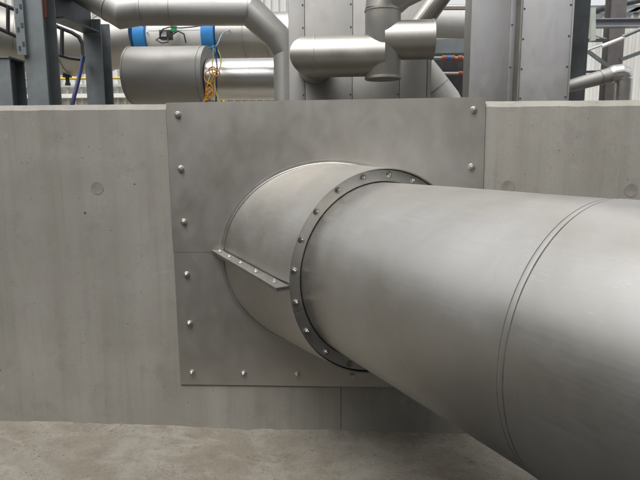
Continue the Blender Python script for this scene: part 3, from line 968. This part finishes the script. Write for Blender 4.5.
# ------------------------------------------------------------------ right casings
FY1 = 1.30
x0, x1 = at(470, 60, FY1).x, at(508, 60, FY1).x
cf = thing('steel_casing', 'plain narrow grey steel casing, left of the riveted panel casing', 'duct casing', ((x0 + x1) / 2, FY1 + 0.2, 0))
part('front_panel', MB().abox(x0, x1, FY1, FY1 + 0.012, 0, 5.2), M_PANEL, cf, bevel=0.002)
part('casing', MB().abox(x0 + 0.003, x1 + 0.1, FY1 + 0.0125, FY1 + 0.26, 0, 5.2), M_DUCT, cf)
part('edge_strip', MB().abox(x1, x1 + 0.035, FY1 - 0.018, FY1 + 0.012, 0, 5.2), M_PANEL, cf, bevel=0.002)
for z in (2.05, 2.33, 2.61, 2.89):
    place('fastener', fast, M_DARKSTEEL, cf, (x1 + 0.012, FY1 - 0.018, z), (0, -1, 0))
FY2 = 1.06
cA, cB = at(518.5, 60, FY2), at(571, 60, FY2 - 0.09)
ex = Vector((cB.x - cA.x, cB.y - cA.y, 0))
wd = ex.length
ex.normalize()
ey = Vector((-ex.y, ex.x, 0))
cc = thing('steel_casing', 'wider grey steel casing with bolted edges beside the dark column', 'duct casing', (cA.x + ex.x * wd / 2 + ey.x * 0.1, cA.y + ey.y * 0.1 + 0.02, 0))
def cbox(u0, u1, d0, d1, z0, z1):
    o = Vector((cA.x, cA.y, 0))
    return MB().box(o + ex * ((u0 + u1) / 2) + ey * ((d0 + d1) / 2) + V * ((z0 + z1) / 2), ex * ((u1 - u0) / 2), ey * ((d1 - d0) / 2), V * ((z1 - z0) / 2))
part('casing', cbox(0.004, wd - 0.004, 0.0085, 0.17, 0, 5.2), M_DUCT, cc)
fp = part('front_panel', cbox(0.012, wd - 0.010, 0.0, 0.008, 0, 5.2), M_PANEL, cc, bevel=0.002)
for u in (0.0, wd - 0.009):
    part('edge_strip', cbox(u, u + 0.009, -0.010, 0.008, 0, 5.2), M_SHINY if u == 0 else M_DUCT, cc)
zA = at(520, 9, FY2).z
for k in range(-1, 5):
    for u in (0.022, wd - 0.02):
        z = zA - k * 0.187
        place('fastener', fast, M_DARKSTEEL, fp, Vector((cA.x, cA.y, 0)) + ex * u + V * z, -ey)

a, b = at(571, 60, 1.5), at(587, 60, 1.5)
gp = thing('dark_column', 'dark blue-grey steel column to the right of the bolted casing', 'steel post', ((a.x + b.x) / 2, 1.6, 0))
part('column', MB().ibeam(((a.x + b.x) / 2, 1.6, 0.012), ((a.x + b.x) / 2, 1.6, 5.2), (1, 0, 0), b.x - a.x, 0.2, 0.014, 0.01), M_DARKSTEEL, gp)
part('base_plate', MB().abox(a.x - 0.05, b.x + 0.05, 1.45, 1.75, 0.001, 0.013), M_DARKSTEEL, gp)

# exhaust pipe with bright elbow
hp = thing('vent_pipe', 'small grey pipe sloping up to a bright elbow and turning down at the right end', 'pipe', (at(624, 100, 1.15).x, 1.15, 0))
v0 = at(566, 87, 1.10)
v1 = at(610, 75, 1.15)
v2 = at(624, 79, 1.15)
rH = 0.056
part('pipe_run', MB().tube([v0, v1], [0.040, 0.050], 28), M_DULL, hp)
dv = (v1 - v0).normalized()
part('joint_ring', MB().lathe(v1 - dv * 0.07, dv, [(-0.006, 0.04), (-0.006, 0.0515), (0.006, 0.0515), (0.006, 0.04)], 28), M_DUCT, hp)
el = [v1 + dv * 0.0]
topc = Vector((v2.x, 1.15, v1.z + (v2.x - v1.x) * dv.z / dv.x))
for q in range(0, 4):
    f = q / 3
    a_ = v1.lerp(topc, 0.25)
    p_ = (1 - f) ** 2 * a_ + 2 * f * (1 - f) * topc + f * f * Vector((v2.x, 1.15, v2.z + 0.0))
    el.append(p_)
part('elbow', MB().tube(el, [0.051] + [rH + 0.002] * 4, 28), M_SHINY, hp, sharp=10)
part('downpipe', MB().tube([Vector((v2.x, 1.15, v2.z)), Vector((v2.x, 1.15, 0.02))], rH - 0.001, 28), M_SHINY, hp)

# ------------------------------------------------------------------ frame and buildings behind
def clad_wall(name, x0, x1, Y, z0, z1, label, pitch=0.18, cat='building', depth=0.06, dep=6.0):
    t = thing(name, label, cat, ((x0 + x1) / 2, Y + dep / 2, z0))
    m = MB()
    x = x0
    pr = []
    while x < x1:
        pr += [(x, Y), (x + pitch * 0.5, Y), (x + pitch * 0.6, Y - depth), (x + pitch * 0.9, Y - depth)]
        x += pitch
    pr.append((x, Y))
    for (xa, ya), (xb, yb) in zip(pr, pr[1:]):
        m.add([(xa, ya, z0), (xb, yb, z0), (xb, yb, z1), (xa, ya, z1)], [(0, 1, 2, 3)])
    part('cladding', m, M_CLAD, t, sharp=15)
    part('body', MB().abox(x0 + 0.02, x - 0.02, Y + 0.03, Y + dep, z0, z1 - 0.02), M_CLAD, t)
    part('roof_edge', MB().abox(x0 - 0.1, x + 0.1, Y - 0.12, Y + dep, z1, z1 + 0.18), M_GALV, t)
    return t
bl = clad_wall('plant_building', -16, 1.5, 11.0, 0, 9.5, 'white corrugated plant building far behind the columns on the left')
part('ledge', MB().abox(-16, 1.5, 10.75, 10.96, at(65, 98.5, 10.9).z, at(65, 94.5, 10.9).z), M_WHITE, bl)
part('ledge', MB().abox(-16, 1.5, 10.8, 10.96, at(65, 85, 10.9).z - 0.06, at(65, 85, 10.9).z), M_PALE, bl)
yr = thing('yellow_rail', 'yellow guard rail in front of the white corrugated building', 'guard rail', (-6.0, 8.5, 0))
z = at(50, 78.8, 8.5).z
part('rail', MB().tube([(-12, 8.5, z), (-2, 8.5, z)], 0.026, 12), M_YEL, yr)
for x in (-10.6, at(36, 60, 8.5).x, at(98, 60, 8.5).x, -2.6):
    part('rail_post', MB().tube([(x, 8.53, 0), (x, 8.53, z)], 0.024, 10), M_YEL, yr)

added_building = thing('plant_building', 'unseen dark grey building, added to darken reflections, across the road, facing the concrete wall', 'building', (0, -8, 0))  # added out of view to darken reflections and the foot of the wall
part('wall', MB().abox(-14, 30, -12, -4.9, 0.0, 5.6), M_ADDED_CLADDK, added_building)
part('roof', MB().abox(-14.2, 30.3, -12.2, -4.8, 5.6, 5.8), M_GALV, added_building)
added_end_building = thing('plant_building', 'unseen grey building, added to block low sky, closing the left end of the road', 'building', (-21, -3, 0))  # added out of view to block the low sky reflected in the pipe
part('wall', MB().abox(-28, -14.5, -12.6, 5.0, 0.0, 6.6), M_ADDED_CLADDK, added_end_building)
part('roof', MB().abox(-28.2, -14.3, -12.8, 5.2, 6.6, 6.8), M_GALV, added_end_building)
zr = at(610, 14, 12.0).z
br_ = clad_wall('plant_building', at(588, 50, 12).x, 22, 12.0, 0, zr, 'pale ribbed plant building behind the steel frame on the right', 0.17)
part('gutter', MB().tube([at(592, 13, 11.8), at(600, 9.5, 11.6), at(612, 6, 11.4), at(640, 0, 11.2), at(680, -10, 11.0)], 0.07, 12), M_DARKSTEEL, br_, sharp=60)

sf = thing('braced_bay', 'steel frame of column, beam and cross braces at the far right', 'steel frame', (at(616, 50, 5.0).x, 5.1, 0))
c = at(616, 50, 5.0)
part('column', MB().ibeam((c.x, 5.1, 0.0), (c.x, 5.1, 7.5), (1, 0, 0), 0.19, 0.2, 0.014, 0.01), M_RUST, sf)
def strut(name, p, q, Y, rpx, mat, Y2=None, flat=False):
    a, b = at(*p, Y), at(*q, Y2 or Y)
    r = rpx * (Y + 2.8) / 560
    m = MB()
    if flat:
        d = (b - a).normalized()
        s = Vector((0, 1, 0))
        u = d.cross(s).normalized()
        m.box((a + b) / 2, (b - a) / 2, s * r * 0.9, u * r)
    else:
        m.tube([a, b], r, 12)
    return part(name, m, mat, sf)
a, b = at(594, 23.5, 4.6), at(700, 22.5, 4.6)
part('beam', MB().ibeam(a, b, (0, 1, 0), 0.12, 7.4 * 7.4 / 560, 0.012, 0.008), M_STEELB, sf)
strut('bracket_post', (592.5, 8), (592.5, 41), 4.5, 2.2, M_PALE, flat=True)
strut('bracket_beam', (584, 40.3), (609, 40.3), 4.6, 1.4, M_DARKSTEEL, flat=True)
strut('bracket_brace', (594, 35.5), (608, 39.5), 4.6, 0.7, M_PALE)
strut('brace', (584, 51.5), (624, 37), 4.4, 1.0, M_TRAY)
strut('brace', (602, 46.5), (624, 37.5), 4.3, 1.7, M_WHITE)
strut('brace', (622, 37), (680, 12), 4.3, 1.8, M_GALV)
strut('brace', (586, 50), (612, 69), 4.9, 1.5, M_GALV, flat=True)
strut('brace', (620, 60), (680, 38), 4.9, 1.7, M_GALV, flat=True)
strut('brace', (595, 16.5), (660, 5.5), 5.4, 1.6, M_TRAY, flat=True)
strut('brace', (621, 18), (660, -4), 5.4, 1.6, M_GALV, flat=True)
strut('bracket_beam', (584, 72), (598, 71.5), 4.9, 1.0, M_DARKSTEEL, flat=True)
